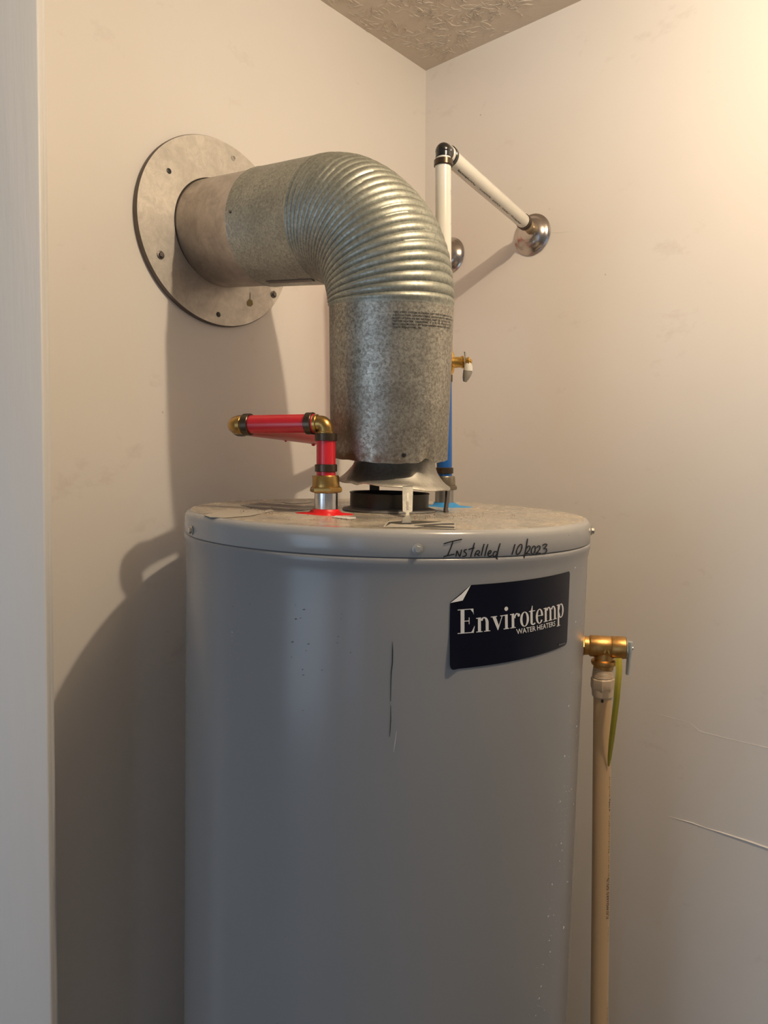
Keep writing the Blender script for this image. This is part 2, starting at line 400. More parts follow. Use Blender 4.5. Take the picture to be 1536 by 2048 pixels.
# hairline board joints showing through the paint on the right wall
def wall_ridge(px_pts, w, h):
    mb = MB(); vs = []
    for i, (x, y, s) in enumerate(px_pts):
        q = on_wall(x, y, 'R'); up = Vector((0, 0, 1))
        vs += [q + up * w * s - nR * .0002, q + nR * h * s, q - up * w * s - nR * .0002]
    mb.add(vs, [[j * 3 + e, j * 3 + e + 1, j * 3 + e + 4, j * 3 + e + 3] for j in range(len(px_pts) - 1) for e in (0, 1)])
    return mb
build('paint_ridge', wall_ridge([(1335, 1632, .2), (1385, 1646, .8), (1412, 1656, .5), (1440, 1664, 1), (1490, 1680, 1.3), (1545, 1699, 1.4), (1620, 1724, 1)], .0013, .0016), M['wall'], wr, angle=60)
build('paint_ridge', wall_ridge([(1300, 1424, .2), (1330, 1432, .6), (1380, 1445, .3), (1400, 1463, .7), (1460, 1478, .5), (1545, 1498, .8)], .001, .0007), M['wall'], wr, angle=60)
build('paint_ridge', wall_ridge([(1095, 463, .2), (1112, 466, .7), (1130, 464, .6), (1150, 462, .2)], .0008, .0006), M['wall'], wr, angle=60)

# door jamb at the left edge of the view
JY = 0.80
jt = on_plane(76, 40, Vector((0, JY, 0)), Vector((0, 1, 0))); jb = on_plane(103, 2048, Vector((0, JY, 0)), Vector((0, 1, 0)))
ax = (jt - jb).normalized()
top = jb + ax * ((CEIL - jb.z) / ax.z); bot = jb - ax * (jb.z / ax.z)
fx = Vector((-0.995, -0.09, 0)).normalized(); fy = Vector((-0.09, 0.995, 0)).normalized()
def jamb(name, off_x, off_y, wx, ty, z1=None):
    mb = MB(); vs = []
    for q in (bot, top):
        q0 = q + fx * off_x + fy * off_y
        for a, b_ in ((0, 0), (wx, 0), (wx, ty), (0, ty)): vs.append(q0 + fx * a + fy * b_)
    mb.add(vs, [[0, 1, 2, 3], [4, 7, 6, 5], [0, 4, 5, 1], [1, 5, 6, 2], [2, 6, 7, 3], [3, 7, 4, 0]])
    o = struct(name, mb, M['trim'], smooth=False); bevel_obj(o, 0.0022, 3); return o
jamb('trim_1', 0.0, 0.0, 0.16, 0.014)
jamb('trim_2', 0.0010, 0.0145, 0.15, 0.011)

# ------------------------------------------------------------------ water heater
TR = 0.2548; TT = at(775.5, 1022, 0.9245); LEAN = R_(1.45)
TT.z = CZ - 0.0672
TZ = Vector((math.sin(LEAN), 0.0, math.cos(LEAN)))
H_T = TT.z - 0.012                           # height of the jacket above its base
tank_mat = frame(TT - TZ * H_T, TZ, (1, 0, 0))
heater = root('water_heater', 'tall light grey cylindrical gas water heater standing in the closet corner under the metal vent', 'water heater', mat=tank_mat)
TOPM = tank_mat @ Matrix.Translation((0, 0, H_T))
SK = 0.0262
mb = MB(); lathe(mb, [(TR - .004, -H_T), (TR - .001, -H_T + .02), (TR - .0015, -H_T + .3), (TR - .0015, -.30), (TR - .0014, -.08), (TR - .0013, -.046), (TR - .0002, -.038), (TR + .0010, -.0330), (TR + .0013, -.0300), (TR + .0008, -.0278), (TR - .001, -SK - .0006), (TR - .004, -SK)], TOPM, 192)
jacket = build('jacket', mb, M['enamel'], heater, angle=60)
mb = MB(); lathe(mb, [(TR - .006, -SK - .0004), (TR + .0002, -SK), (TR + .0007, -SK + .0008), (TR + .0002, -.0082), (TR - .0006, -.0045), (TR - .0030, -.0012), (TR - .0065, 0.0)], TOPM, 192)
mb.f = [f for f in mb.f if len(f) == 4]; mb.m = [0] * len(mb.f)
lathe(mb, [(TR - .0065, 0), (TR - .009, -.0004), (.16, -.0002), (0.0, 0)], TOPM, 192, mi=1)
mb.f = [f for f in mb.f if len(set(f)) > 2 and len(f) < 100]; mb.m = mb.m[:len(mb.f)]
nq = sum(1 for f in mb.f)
lid = build('lid', mb, [M['lid_enamel_lit'], M['lidtop']], heater, angle=60)
TC = Cyl(TT, TZ, TR + .0008)
for (sx, sy) in ((384, 1061), (835, 1098), (1184, 1079)):
    if sx > 1100: th, h = R_(73.5), -.0135
    elif sx < 500: th, h = TC.hit(sx, sy)
    else: th, h = TC.hit(sx, sy)
    c = TC.pt(th, h); n_ = (c - (TT + TZ * h)).normalized()
    screw('screw', c, n_, .0037, heater, M['screwz'] if sx != 835 else M['screw'])
# black flue collar
FC = TT + Vector((at(778, 1022, .9245).x - TT.x, 0.0, 0)) ; FCm = frame(FC + TZ * 0, TZ)
mb = MB(); lathe(mb, [(.047, .0005), (.0610, .0005), (.0600, .0025), (.0560, .0036), (.0525, .0046), (.050, .0048)], FCm, 64)
base = build('flue_base', mb, M['collar_base'], heater, label='grey flanged flue base')
mb = MB(); mb.open = True
lathe(mb, [(.0512, .003), (.0512, .0212), (.0522, .0228), (.0512, .0238), (.0490, .0236), (.0480, .0226), (.0480, .002)], FCm, 72, wob=lambda a, z: 1 + .004 * math.sin(3 * a + 1))
build('flue_collar', mb, M['collar'], heater, label='black raised flue collar')
# brand label on the jacket
def bil(c, s, t):   # corners as (theta,h): bl, br, tl, tr
    bl, br, tl, tr = c
    return tuple((bl[i] * (1 - s) + br[i] * s) * (1 - t) + (tl[i] * (1 - s) + tr[i] * s) * t for i in (0, 1))
JC = Cyl(TT, TZ, TR - .0012)
LC = [JC.hit(*p) for p in ((897, 1339), (1133, 1288), (901, 1172), (1139, 1142))]
def lab_hi(s):
    if s < .125: return 1 - .19 * (1 - s / .125) ** 1.0
    if s > .985: return 1 - .035 * ((s - .985) / .015) ** 2
    return 1.0
def lab_lo(s):
    e = .03
    if s < e: return .07 * (1 - math.sqrt(max(0, 1 - (1 - s / e) ** 2)))
    if s > 1 - e: return .06 * (1 - math.sqrt(max(0, 1 - ((s - 1 + e) / e) ** 2)))
    return 0.0
mb = MB(); NS, NT = 70, 10; vs = []
srange = [i / NS for i in range(NS + 1)]; srange = sorted(set(srange + [.004, .01, .02, .985, .995]))
for s in srange:
    lo, hi = lab_lo(s), lab_hi(s)
    for j in range(NT + 1):
        t = lo + (hi - lo) * j / NT
        th, h = bil(LC, s, t)
        off = .0006 + .0035 * max(0, (.06 - s) / .06) * max(0, 1 - t * 2.2) + .0006 * math.exp(-((s - .32) ** 2 + (t - .22) ** 2) / .002)
        vs.append(JC.pt(th, h, off))
mb.add(vs, [[i * (NT + 1) + j, (i + 1) * (NT + 1) + j, (i + 1) * (NT + 1) + j + 1, i * (NT + 1) + j + 1] for i in range(len(srange) - 1) for j in range(NT)])
label = build('brand_label', mb, M['navy'], heater, label='dark navy brand sticker with white lettering and a curled corner')
mb = MB()
pA, pB = bil(LC, 0.0, .80), bil(LC, .125, 1.0); pM = bil(LC, .068, .83)
A, B_, C_ = JC.pt(*pA, .0008), JC.pt(*pB, .0008), JC.pt(*pM, .004)
A2 = JC.pt(*bil(LC, .02, .84), .005)
mb.add([A, C_, B_, (A + B_) / 2 + (C_ - JC.pt(*pM, 0)) * .4], [[0, 1, 3], [3, 1, 2]])
build('curled_corner', mb, M['paper'], label, label='white backing of the curled corner')
# lettering: "Envirotemp" drawn as high-contrast serif shapes (units: x-height 1)
G = MB()
def rect(x0, y0, x1, y1): G.add([(x0, y0, 0), (x1, y0, 0), (x1, y1, 0), (x0, y1, 0)], [[0, 1, 2, 3]])
def quad(*p): G.add([(a, b_, 0) for a, b_ in p], [list(range(len(p)))])
def crescent(cx, cy, rx, ry, t, tt, a0=0, a1=360, n=40):
    vs = []
    for i in range(n + 1):
        a = R_(a0 + (a1 - a0) * i / n)
        vs.append((cx + rx * math.cos(a), cy + ry * math.sin(a), 0)); vs.append((cx + (rx - t) * math.cos(a), cy + (ry - tt) * math.sin(a), 0))
    G.add(vs, [[2 * i, 2 * i + 2, 2 * i + 3, 2 * i + 1] for i in range(n)])
def disc(cx, cy, r, ry=None): G.add([(cx + r * math.cos(2 * math.pi * i / 20), cy + (ry or r) * math.sin(2 * math.pi * i / 20), 0) for i in range(20)], [list(range(20))])
TH, HL = .215, .055
def E_(x):
    rect(x + .02, 0, x + 1.12, HL); rect(x + .02, 1.62, x + 1.10, 1.62 + HL); rect(x + .22, 0, x + .48, 1.66)
    rect(x + .45, .82, x + .80, .82 + HL); rect(x + .78, .62, x + .83, 1.08)
    quad((x + 1.12, HL), (x + .95, HL), (x + 1.12, .30), (x + 1.20, .48)); quad((x + 1.10, 1.66), (x + .9, 1.62), (x + 1.08, 1.40), (x + 1.13, 1.24))
    quad((x + .95, 0), (x + 1.12, 0), (x + 1.20, .48), (x + 1.16, .44))
def stem(x, h=1.0, y0=0, foot=True):
    rect(x, y0, x + TH, h)
    if foot: rect(x - .12, y0, x + TH + .12, y0 + HL)
def flag(x, y=1.0): quad((x - .13, y - HL), (x, y - HL), (x + TH, y), (x + TH - .02, y + .02), (x - .13, y))
def arch(x, w): # from stem x to stem x+w
    cx = x + (w + TH * 1.5) / 2; rx = (w + TH * .5) / 2
    crescent(cx, .60, rx, .42, TH, .085, 0, 150, 24); rect(x + w, 0, x + w + TH, .61); rect(x + w - .12, 0, x + w + TH + .12, HL)
def n_(x): stem(x); flag(x); arch(x, .56)
def m__(x): stem(x); flag(x); arch(x, .54); arch(x + .54, .54)
def v_(x):
    quad((x + .04, 1.0), (x + .30, 1.0), (x + .56, .30), (x + .46, 0)); quad((x + .80, 1.0), (x + .86, 1.0), (x + .50, 0), (x + .44, 0.02))
    rect(x - .06, 1 - HL, x + .42, 1.0); rect(x + .66, 1 - HL, x + 1.0, 1.0)
def i_(x): stem(x); flag(x); disc(x + TH / 2, 1.42, .15)
def r_(x): stem(x); flag(x); crescent(x + .44, .62, .25, .40, .12, .09, 60, 170, 12); disc(x + .60, .86, .115)
def o_(x): crescent(x + .40, .50, .40, .53, .21, .055)
def t_(x):
    rect(x, .12, x + TH, 1.0); quad((x, 1.0), (x + TH, 1.0), (x + TH, 1.36), (x + TH - .05, 1.36), (x + .08, 1.10)); rect(x - .13, 1 - HL, x + .46, 1.0)
    crescent(x + .27, .20, .27, .23, .17, .09, 180, 330, 14)
def e_(x): crescent(x + .38, .50, .38, .53, .21, .06, 0, 325); rect(x + .15, .52, x + .72, .52 + HL)
def p_(x): stem(x, 1.0, -.58); flag(x); crescent(x + .44, .50, .40, .52, .22, .07, -165, 165)
xs = 0; E_(0); n_(1.42); v_(2.42); i_(3.46); r_(4.0); o_(4.72); t_(5.66); e_(6.18); m__(7.12); p_(8.66)
TW = 9.52
TXC = [JC.hit(*p) for p in ((914, 1267.5), (1126, 1232.5), (914, 1219), (1126, 1187))]
mb = MB(); mb.add([JC.pt(*bil(TXC, p.x / TW, p.y / 1.675), .0009) for p in G.v], G.f)
build('brand_lettering', mb, M['print'], label, smooth=False)
def mapped(body, corners, cyl, off, capr=.70, **k):
    vs, fs = text2d(body, 1.0, **k); x0 = min(p[0] for p in vs); x1 = max(p[0] for p in vs)
    mb = MB(); mb.add([cyl.pt(*bil(corners, (x - x0) / (x1 - x0), y / capr), off) for x, y in vs], fs); return mb
c2 = [JC.hit(*p) for p in ((1032, 1268), (1109, 1251), (1031, 1258), (1109, 1241.5))]
build('brand_lettering', mapped('WATER HEATERS', c2, JC, .0009, ws=.9, bold=.012), M['print'], label, smooth=False)
c2 = [JC.hit(*p) for p in ((1116, 1291), (1129, 1287.5), (1116, 1287.5), (1129, 1284.5))]
mb = MB()
for k in range(8):
    a, b_ = bil(c2, k / 8, 0), bil(c2, k / 8 + .09, 1); mb.add([JC.pt(a[0], a[1], .0011), JC.pt(b_[0], a[1], .0011), JC.pt(b_[0], b_[1], .0011), JC.pt(a[0], b_[1], .0011)], [[0, 1, 2, 3]])
build('small_print', mb, M['faint'], label, smooth=False)
# handwriting on the lid skirt
def ov(cx, cy, rx, ry, tilt=0, a0=0, a1=370, n=14):
    o = []
    for i in range(n + 1):
        a = R_(a0 + (a1 - a0) * i / n); x, y = rx * math.cos(a), ry * math.sin(a)
        o.append((cx + x - tilt * y, cy + y))
    return o
strokes = [
 [(122, 172), (160, 158), (220, 143), (288, 129)], [(205, 146), (193, 190), (172, 240), (158, 274)], [(120, 288), (150, 278), (220, 263)],
 [(232, 286), (238, 255), (243, 233), (256, 262), (268, 284), (278, 250), (284, 222)],
 [(332, 222), (312, 226), (306, 240), (322, 252), (328, 268), (312, 282), (290, 283)],
 [(400, 160), (390, 205), (372, 262), (366, 290)], [(345, 222), (375, 212), (402, 206)],
 [(402, 284), (408, 258), (420, 236), (438, 232), (446, 246), (432, 262), (412, 262)], [(424, 262), (436, 275), (448, 274)],
 [(488, 170), (476, 215), (462, 276)], [(522, 172), (508, 220), (492, 282)],
 [(522, 262), (545, 252), (550, 236), (538, 232), (524, 250), (524, 276), (540, 284), (560, 272)],
 [(604, 244), (582, 240), (568, 262), (574, 284), (592, 278), (608, 250)], [(633, 164), (618, 215), (604, 280), (600, 298)],
 [(766, 172), (754, 220), (738, 268)], ov(804, 220, 20, 46, .35, -80, 300),
 [(880, 122), (868, 200), (848, 292)],
 [(872, 210), (886, 190), (902, 196), (900, 216), (878, 244), (862, 262), (880, 258), (902, 262)],
 ov(932, 226, 17, 36, .2, -90, 285),
 [(960, 206), (976, 188), (992, 194), (990, 216), (968, 244), (952, 258), (975, 254), (998, 256)],
 [(1014, 184), (1036, 172), (1054, 178), (1040, 200), (1024, 212), (1048, 214), (1052, 234), (1036, 254), (1012, 262)],
 [(846, 294), (852, 298)], [(596, 300), (612, 306)]]
mb = MB()
for s in strokes:
    P = [Vector((860 + x / 4.518, 1050 + y / 4.518)) for x, y in s]
    # resample through a smooth curve
    Q = []
    for i in range(len(P) - 1):
        p0, p1, p2, p3 = P[max(i - 1, 0)], P[i], P[i + 1], P[min(i + 2, len(P) - 1)]
        for j in range(4):
            t = j / 4; Q.append(.5 * ((2 * p1) + (p2 - p0) * t + (2 * p0 - 5 * p1 + 4 * p2 - p3) * t * t + (3 * p1 - p0 - 3 * p2 + p3) * t ** 3))
    Q.append(P[-1]); w = 1.1; vs = []
    for i, q in enumerate(Q):
        d = (Q[min(i + 1, len(Q) - 1)] - Q[max(i - 1, 0)]).normalized(); nn = Vector((-d.y, d.x)) * w
        for sg in (-1, 1):
            th, h = TC.hit(*(q + nn * sg)); vs.append(TC.pt(th, h, .0004))
    mb.add(vs, [[2 * i, 2 * i + 1, 2 * i + 3, 2 * i + 2] for i in range(len(Q) - 1)])
build('handwriting', mb, M['ink'], heater, smooth=False, label='black marker note reading Installed 10/2023')
# scratches and scuffs on the jacket
def jscratch(pts, w, off=.0004):
    mb = MB(); vs = []
    for (x, y, s) in pts:
        for sg in (-1, 1):
            th, h = JC.hit(x + sg * w * s, y); vs.append(JC.pt(th, h, off))
    return mb.add(vs, [[2 * i, 2 * i + 1, 2 * i + 3, 2 * i + 2] for i in range(len(pts) - 1)])
build('scratch', jscratch([(784.3, 1283, .3), (785, 1300, 1), (784.8, 1325, 1), (782.3, 1345, .9), (781.5, 1370, .7), (781, 1402, .6)], .9), M['ink'], heater, smooth=False, label='long thin black vertical scratch')
build('scratch', jscratch([(781.2, 1411, .5), (781.4, 1440, .9), (779.8, 1465, .7), (779, 1474, .4)], .8), M['ink'], heater, smooth=False, label='short black scratch below the long one')
build('scratch', jscratch([(793, 1462, .3), (790, 1485, .7), (787, 1504, .3)], .7), M['paper'], heater, smooth=False, label='faint pale scratch')
mb = MB()
for (x, y, w, h) in ((608, 1219, 7, 2), (592, 1238, 5, 2.4), (601, 1236, 3, 1.2), (585, 1284, 6, 2), (617, 1288, 5, 1.8), (683, 1228, 2, 1.6), (682, 1237, 2, 1.4), (677, 1273, 3.5, 1.2), (675, 1285, 4, 1), (701, 1305, 4, 1.4), (605, 1339, 1.8, 3), (607, 1350, 5, 1.2), (583, 1314, 3, 1), (612, 1301, 3, 1), (606, 1421, 2, 1.6), (858, 1318, 1.4, 1.4), (857, 1333, 1.2, 1.2), (466, 1213, 2, 1), (500, 1208, 3, 1), (591, 1210, 1.2, 2), (644, 1340, 4, .9), (395, 1093, 1.6, 1.6), (1137, 1071, 1.6, 2.6)):
    cyl = TC if y < 1100 and x > 1100 else JC
    vs = []
    for k in range(8):
        a = 2 * math.pi * k / 8; rr = random.uniform(.6, 1.1)
        vs.append(cyl.pt(*cyl.hit(x + w / 2 * math.cos(a) * rr, y + h / 2 * math.sin(a) * rr), .0004))
    mb.add(vs, [list(range(8))])
build('scuff_marks', mb, M['scuff'], heater, smooth=False, kind='stuff')
# droplets
mb = MB(); rnd = random.Random(5)
dl = [(1137, 1411, 2.2), (1153, 1452, 2), (1129, 1512, 2.6), (1138, 1514, 1.5), (1120, 1602, 2), (1143, 1578, 1.4), (1138, 1582, 1.4), (1132, 1583, 1.2), (1147, 1608, 1.4), (1122, 1686, 2), (1112, 1690, 1.4), (1124, 1700, 1.5), (1119, 1722, 1.6), (1104, 1768, 2.2), (1135, 1763, 1.9), (1096, 1832, 2), (1107, 1830, 1.4), (1127, 1854, 2.8), (1098, 1881, 1.6), (1102, 1871, 1.4), (1100, 1903, 1.8), (1086, 1929, 1.6), (1082, 1972, 1.8), (1078, 1996, 2), (1071, 2031, 1.6), (1151, 1243, 1.8), (1164, 1248, 1.6), (1143, 1345, 1.8), (1098, 1355, 1.0), (465, 1263, 1.8), (465, 1282, 1.6), (464, 1272, 1.2), (403, 1165, 1.4), (470, 1180, 1), (462, 1310, .9), (461, 1350, .8), (459, 1397, 1.4), (725, 1198, 1), (470, 1168, .9), (520, 1238, .9), (1150, 1135, 1.8), (1165, 1135, 1.4), (487, 1086, 2.2)]
for i in range(150):
    y = rnd.uniform(1440, 2046); x = 1143 - (y - 1440) * .115 + rnd.gauss(0, 9) + (12 if rnd.random() < .3 else 0)
    dl.append((x, y, rnd.uniform(.45, .9)))
for (x, y, s) in dl:
    th, h = JC.hit(x, y); c = JC.pt(th, h, 0.0002); nn = (JC.pt(th, h, .01) - JC.pt(th, h)).normalized()
    ball(mb, c, s * .00042, (.8, .9, .9), frame(c, nn), 8, 5)
    if s > 1.7: ball(mb, c - TZ * s * .0005, s * .00036, (.8, 1.6, .6), frame(c, nn), 8, 5)
build('water_droplets', mb, M['drop'], heater, kind='stuff')
# label remains and paint on the lid
def on_lid(x, y, off=.0003): return on_plane(x, y, TT + TZ * off, TZ)
def patch(name, pts, mat, off=.0004, lab=None, thick=.0003):
    mb = MB(); P = [on_lid(x, y, off) for x, y in pts]; n = len(P)
    mb.add(P + [p - TZ * thick for p in P], [list(range(n))] + [[i, (i + 1) % n, n + (i + 1) % n, n + i] for i in range(n)])
    return build(name, mb, mat, heater, smooth=False, label=lab)
patch('label_remains', [(408, 1030), (440, 1022), (480, 1019), (530, 1021), (542, 1018), (548, 1021), (520, 1027), (500, 1031), (450, 1035), (420, 1034)], M['pale'], lab='pale glossy label remains at the left')
patch('label_remains', [(480, 1010), (520, 1006), (560, 1008), (600, 1011), (640, 1016), (620, 1020), (560, 1023), (520, 1019)], M['collar_base'], .0002, lab='grey torn label area behind the hot water nipple')
patch('label_remains', [(562, 1004), (600, 1002), (625, 1003), (612, 1006), (585, 1007)], M['pale'], lab='tan scrap at the back edge')
patch('label_remains', [(580, 1018), (600, 1013), (614, 1011), (634, 1012), (634, 1019), (600, 1020)], M['grime'], .0006, lab='black label scrap behind the hot water nipple')
patch('label_remains', [(664, 1034), (672, 1031), (690, 1033), (712, 1034), (711, 1037), (698, 1038), (680, 1036)], M['paper'], .0006, lab='white label scrap beside the red sealant')
patch('warning_label', [(766, 1054), (776, 1042), (800, 1041), (900, 1043), (911, 1046), (911, 1058), (860, 1056), (800, 1054)], M['pale'], .0003, lab='worn paper label with dark printing by the front strap')
patch('label_print', [(770, 1053), (778, 1044), (790, 1043), (812, 1041), (850, 1042), (882, 1043), (850, 1046), (822, 1048), (800, 1048), (782, 1046)], M['grime'], .0006)
patch('label_print', [(828, 1050), (860, 1048), (908, 1046), (909, 1049), (880, 1049), (850, 1052)], M['grime'], .0006)
patch('label_print', [(835, 1054), (868, 1051), (909, 1053), (908, 1056), (880, 1055)], M['grime'], .0006)
# crumbs of rust
mb = MB(); rnd = random.Random(3)
for i in range(420):
    if i < 300: x = rnd.gauss(880, 62); y = 1031 + rnd.gauss(0, 4.2)
    elif i < 360: x = rnd.gauss(690, 40); y = rnd.gauss(1037, 3)
    else: x = rnd.uniform(470, 560); y = 1022 + rnd.gauss(0, 4)
    if not 1008 < y < 1052 or not 440 < x < 1110: continue
    p = on_lid(x, y, .0004); q = p - TT
    if q.length > TR - .02 or q.length < .068: continue
    s = rnd.uniform(.0003, .0011)
    vs = [p + Vector((rnd.uniform(-s, s), rnd.uniform(-s, s), 0)) for _ in range(3)] + [p + Vector((0, 0, s * rnd.uniform(.5, 1.1)))]
    mb.add(vs, [[0, 1, 2], [0, 1, 3], [1, 2, 3], [2, 0, 3]])
crumbs = build('rust_crumbs', mb, M['crumb'], None, smooth=False, kind='stuff')
crumbs['label'] = 'brown rust crumbs scattered over the top of the water heater'; crumbs['category'] = 'debris'

def splash(name, c, r, mat, parent, lobes, n=40, h=.006, r0=.012):
    mb = MB(); vs = []; rnd = random.Random(len(lobes))
    for i in range(n):
        a = 2 * math.pi * i / n; k = .72
        for (la, lw, lh) in lobes:
            d = (a - la + math.pi) % (2 * math.pi) - math.pi; k += lh * math.exp(-(d / lw) ** 2)
        rr = r * k * rnd.uniform(.97, 1.03)
        X = Vector((math.cos(a), math.sin(a), -math.sin(LEAN) * math.cos(a)))
        vs += [c + X * max(rr, r0 * 1.3) - TZ * .0006, c + X * max(rr * .93, r0 * 1.2) + TZ * .0008, c + X * max(rr * .55, r0 * 1.15) + TZ * .0018, c + X * r0 * 1.02 + TZ * h]
    mb.add(vs, [[i * 4 + e, ((i + 1) % n) * 4 + e, ((i + 1) % n) * 4 + e + 1, i * 4 + e + 1] for i in range(n) for e in range(3)])
    return build(name, mb, mat, parent, angle=70)

# ------------------------------------------------------------------ hot water line (red)
hb = on_lid(652, 1027.5, 0)
UP = Vector((0, 0, 1))
def up_at(px, py, ref):      # point at the same depth as ref
    return at(px, py, ref.y)
hot = root('hot_water_pipe', 'red hot water pipe on a brass nut and zinc nipple, looping behind the vent', 'pipe', loc=hb)
def P(px, py): return at(px, py, hb.y)
splash('red_sealant', hb, .033, M['redpaint'], heater, [(3.1, .35, .42), (-.1, .3, .35), (-1.3, .4, .12)], r0=.0142)
mb = MB(); z = lambda py: P(652, py)
lathe(mb, [(.0138, 0), (.0138, (z(986) - hb).length), (.0132, (z(985) - hb).length), (.0137, (z(984) - hb).length), (.0131, (z(983) - hb).length), (.0136, (z(982) - hb).length), (.0125, (z(979) - hb).length)], frame(hb, z(979) - hb), 40)
build('nipple', mb, M['nipple'], hot, label='shiny zinc plated nipple')
def nut(mb, a, b_, r, fl=.0, n=6, phase=.2, mi=0):
    a, b_ = Vector(a), Vector(b_); L = (b_ - a).length
    return lathe(mb, [(r * .9, 0), (r, L * .1), (r, L * .9), (r * .9, L)], frame(a, b_ - a), n, mi, phase)
mb = MB(); fr = frame(z(985), UP); s_ = hb.y / F
lathe(mb, [(.0165, 0), (.0192, .0010), (.0198, .0030), (.0192, .0060), (.0165, .0078)], fr, 6, phase=.35)
lathe(mb, [(.0150, .003), (.0165, .0072), (.0160, .010), (.0158, .0185), (.0150, .0202), (.012, .0204)], fr, 40)
build('union_nut', mb, M['brass_old'], hot, angle=35, label='tarnished brass union nut')
def pipe(nm, a, b_, mat, r=.0114, parent=None, **k):
    return build(nm, tube(MB(), a, b_, r, n=36), mat, parent, **k)
def ring(a, d, L, parent, r=.0132, mat=None):
    a = Vector(a); d = Vector(d).normalized(); mb = MB()
    lathe(mb, [(.011, -L / 2), (r - .0006, -L / 2), (r, -L / 2 + .0006), (r, L / 2 - .0006), (r - .0006, L / 2), (.011, L / 2)], frame(a, d), 40)
    return build('crimp_ring', mb, mat or M['ring'], parent)
RP = .0113
pipe('riser_pipe', z(955), z(868), M['red'], RP, hot)
ring(z(936), UP, .0088, hot); ring(z(874.5), UP, .0088, hot)
e0 = P(651, 846.5)                       # elbow centre above the riser
left_end = at(466, 849.5, .882)           # outer end of the red loop
dd = (left_end - e0).normalized()
def elbow(parent, c, d1, d2, r, leg, mat, name='elbow', rho=None):
    rho = rho or r * 1.05; mb = MB(); d1 = Vector(d1).normalized(); d2 = Vector(d2).normalized()
    th = math.pi - d1.angle(d2); t = rho * math.tan(th / 2); ctr_dir = (d1 + d2).normalized(); cc = c + ctr_dir * (rho / math.cos(th / 2))
    a0 = c + d1 * t; pts = [c + d1 * leg]; v0 = a0 - cc; axis = v0.cross((c + d2 * t) - cc).normalized()
    N = 12
    for i in range(N + 1): pts.append(cc + Matrix.Rotation(th * i / N, 3, axis) @ v0)
    pts.append(c + d2 * leg); sweep(mb, pts, r, 28)
    return build(name, mb, mat, parent, angle=50)
elbow(hot, e0, (0, 0, -1), dd, .0094, .018, M['brass_old'], 'brass_elbow', .0070)
mb = MB(); tube(mb, e0 + dd * .0095, e0 + dd * .014, .0108); tube(mb, e0 - UP * .0095, e0 - UP * .014, .0108)
build('elbow_shoulder', mb, M['brass_old'], hot)
Ln = (left_end - e0).length
pipe('cross_pipe', e0 + dd * .0135, e0 + dd * (Ln - .0150), M['red'], RP, hot)
ring(e0 + dd * .0195, dd, .0088, hot); ring(e0 + dd * (Ln - .021), dd, .0092, hot, .0134)
# second elbow and the pipe going straight back
bk_end = at(701, 885.0, 1.27)
bd = (bk_end - left_end).normalized()
elbow(hot, left_end, -dd, bd, .0106, .0205, M['brass_old'], 'brass_elbow')
mb = MB(); tube(mb, left_end - dd * .0085, left_end - dd * .0145, .0116); tube(mb, left_end + bd * .009, left_end + bd * .0145, .0114)
build('elbow_shoulder', mb, M['brass_old'], hot)
BL = (bk_end - left_end).length
pipe('return_pipe', left_end + bd * .0125, left_end + bd * (BL - .010), M['red'], RP, hot)
ring(left_end + bd * .020, bd, .0088, hot)
mb = MB()
for f_, s in ((.60, .0032), (.36, .0018), (.67, .0016)):
    q = left_end + bd * (BL * f_) - UP * (RP + .0005); ball(mb, q, s, (1, 1, .8))
build('water_droplets', mb, M['red'], hot, kind='stuff')
vtop = Vector((bk_end.x, bk_end.y, CZ + .419))
elbow(hot, bk_end, -bd, UP, .0100, .020, M['brass_old'], 'brass_elbow')
pipe('rear_riser_pipe', bk_end + UP * .014, vtop - UP * .014, M['red'], RP, hot)
esc2 = on_wall(892, 512, 'R')
hd = (Vector((esc2.x, esc2.y, vtop.z)) - vtop); hl = hd.length; hd.normalize()
elbow(hot, vtop, -UP, hd, .0100, .020, M['brass_old'], 'brass_elbow')
pipe('wall_pipe', vtop + hd * .014, vtop + hd * (hl + .0), M['red'], RP, hot)

# ------------------------------------------------------------------ cold water line (blue, valve, white)
cb = on_lid(888, 1012.5, 0)
cold = root('cold_water_pipe', 'blue and white cold water pipe rising behind the vent with a brass shutoff valve', 'pipe', loc=cb)
def Pc(px, py): return at(px, py, cb.y)
splash('blue_sealant', cb, .031, M['bluepaint'], heater, [(-.15, .3, .60), (3.3, .35, .30), (-1.4, .5, .25), (-.6, .3, .3)], r0=.0142)
zc = lambda py: Pc(888.5 - (930 - py) * .004, py)
mb = MB(); L = (zc(972) - cb).length
lathe(mb, [(.0135, -.001), (.0135, L - .004), (.0128, L - .0034), (.0134, L - .0028), (.0128, L - .0022), (.0134, L - .0016), (.0125, L)], frame(cb, zc(972) - cb), 40)
build('nipple', mb, M['nipple_old'], cold, label='dull zinc nipple')
mb = MB(); fr = frame(zc(980), UP)
lathe(mb, [(.0160, 0), (.0188, .001), (.0193, .003), (.0188, .006), (.016, .0078)], fr, 6, phase=.1)
lathe(mb, [(.0145, .003), (.0162, .0072), (.0158, .010), (.0156, .0185), (.0148, .0202), (.012, .0204)], fr, 40)
build('union_nut', mb, simple('dark_brass_nut', (0.26, 0.22, 0.16), 0.34, 0.85, 0.3, 130), cold, angle=35)
pipe('blue_pipe', zc(953), zc(757), M['blue'], RP, cold, label='bright blue pipe section')
ring(zc(941), UP, .0088, cold); ring(zc(757), UP, .010, cold, .0126)
pipe('white_pipe', zc(690), Pc(886, 326), M['white'], RP, cold, label='white pipe section')
ring(zc(693), UP, .010, cold, .0126)
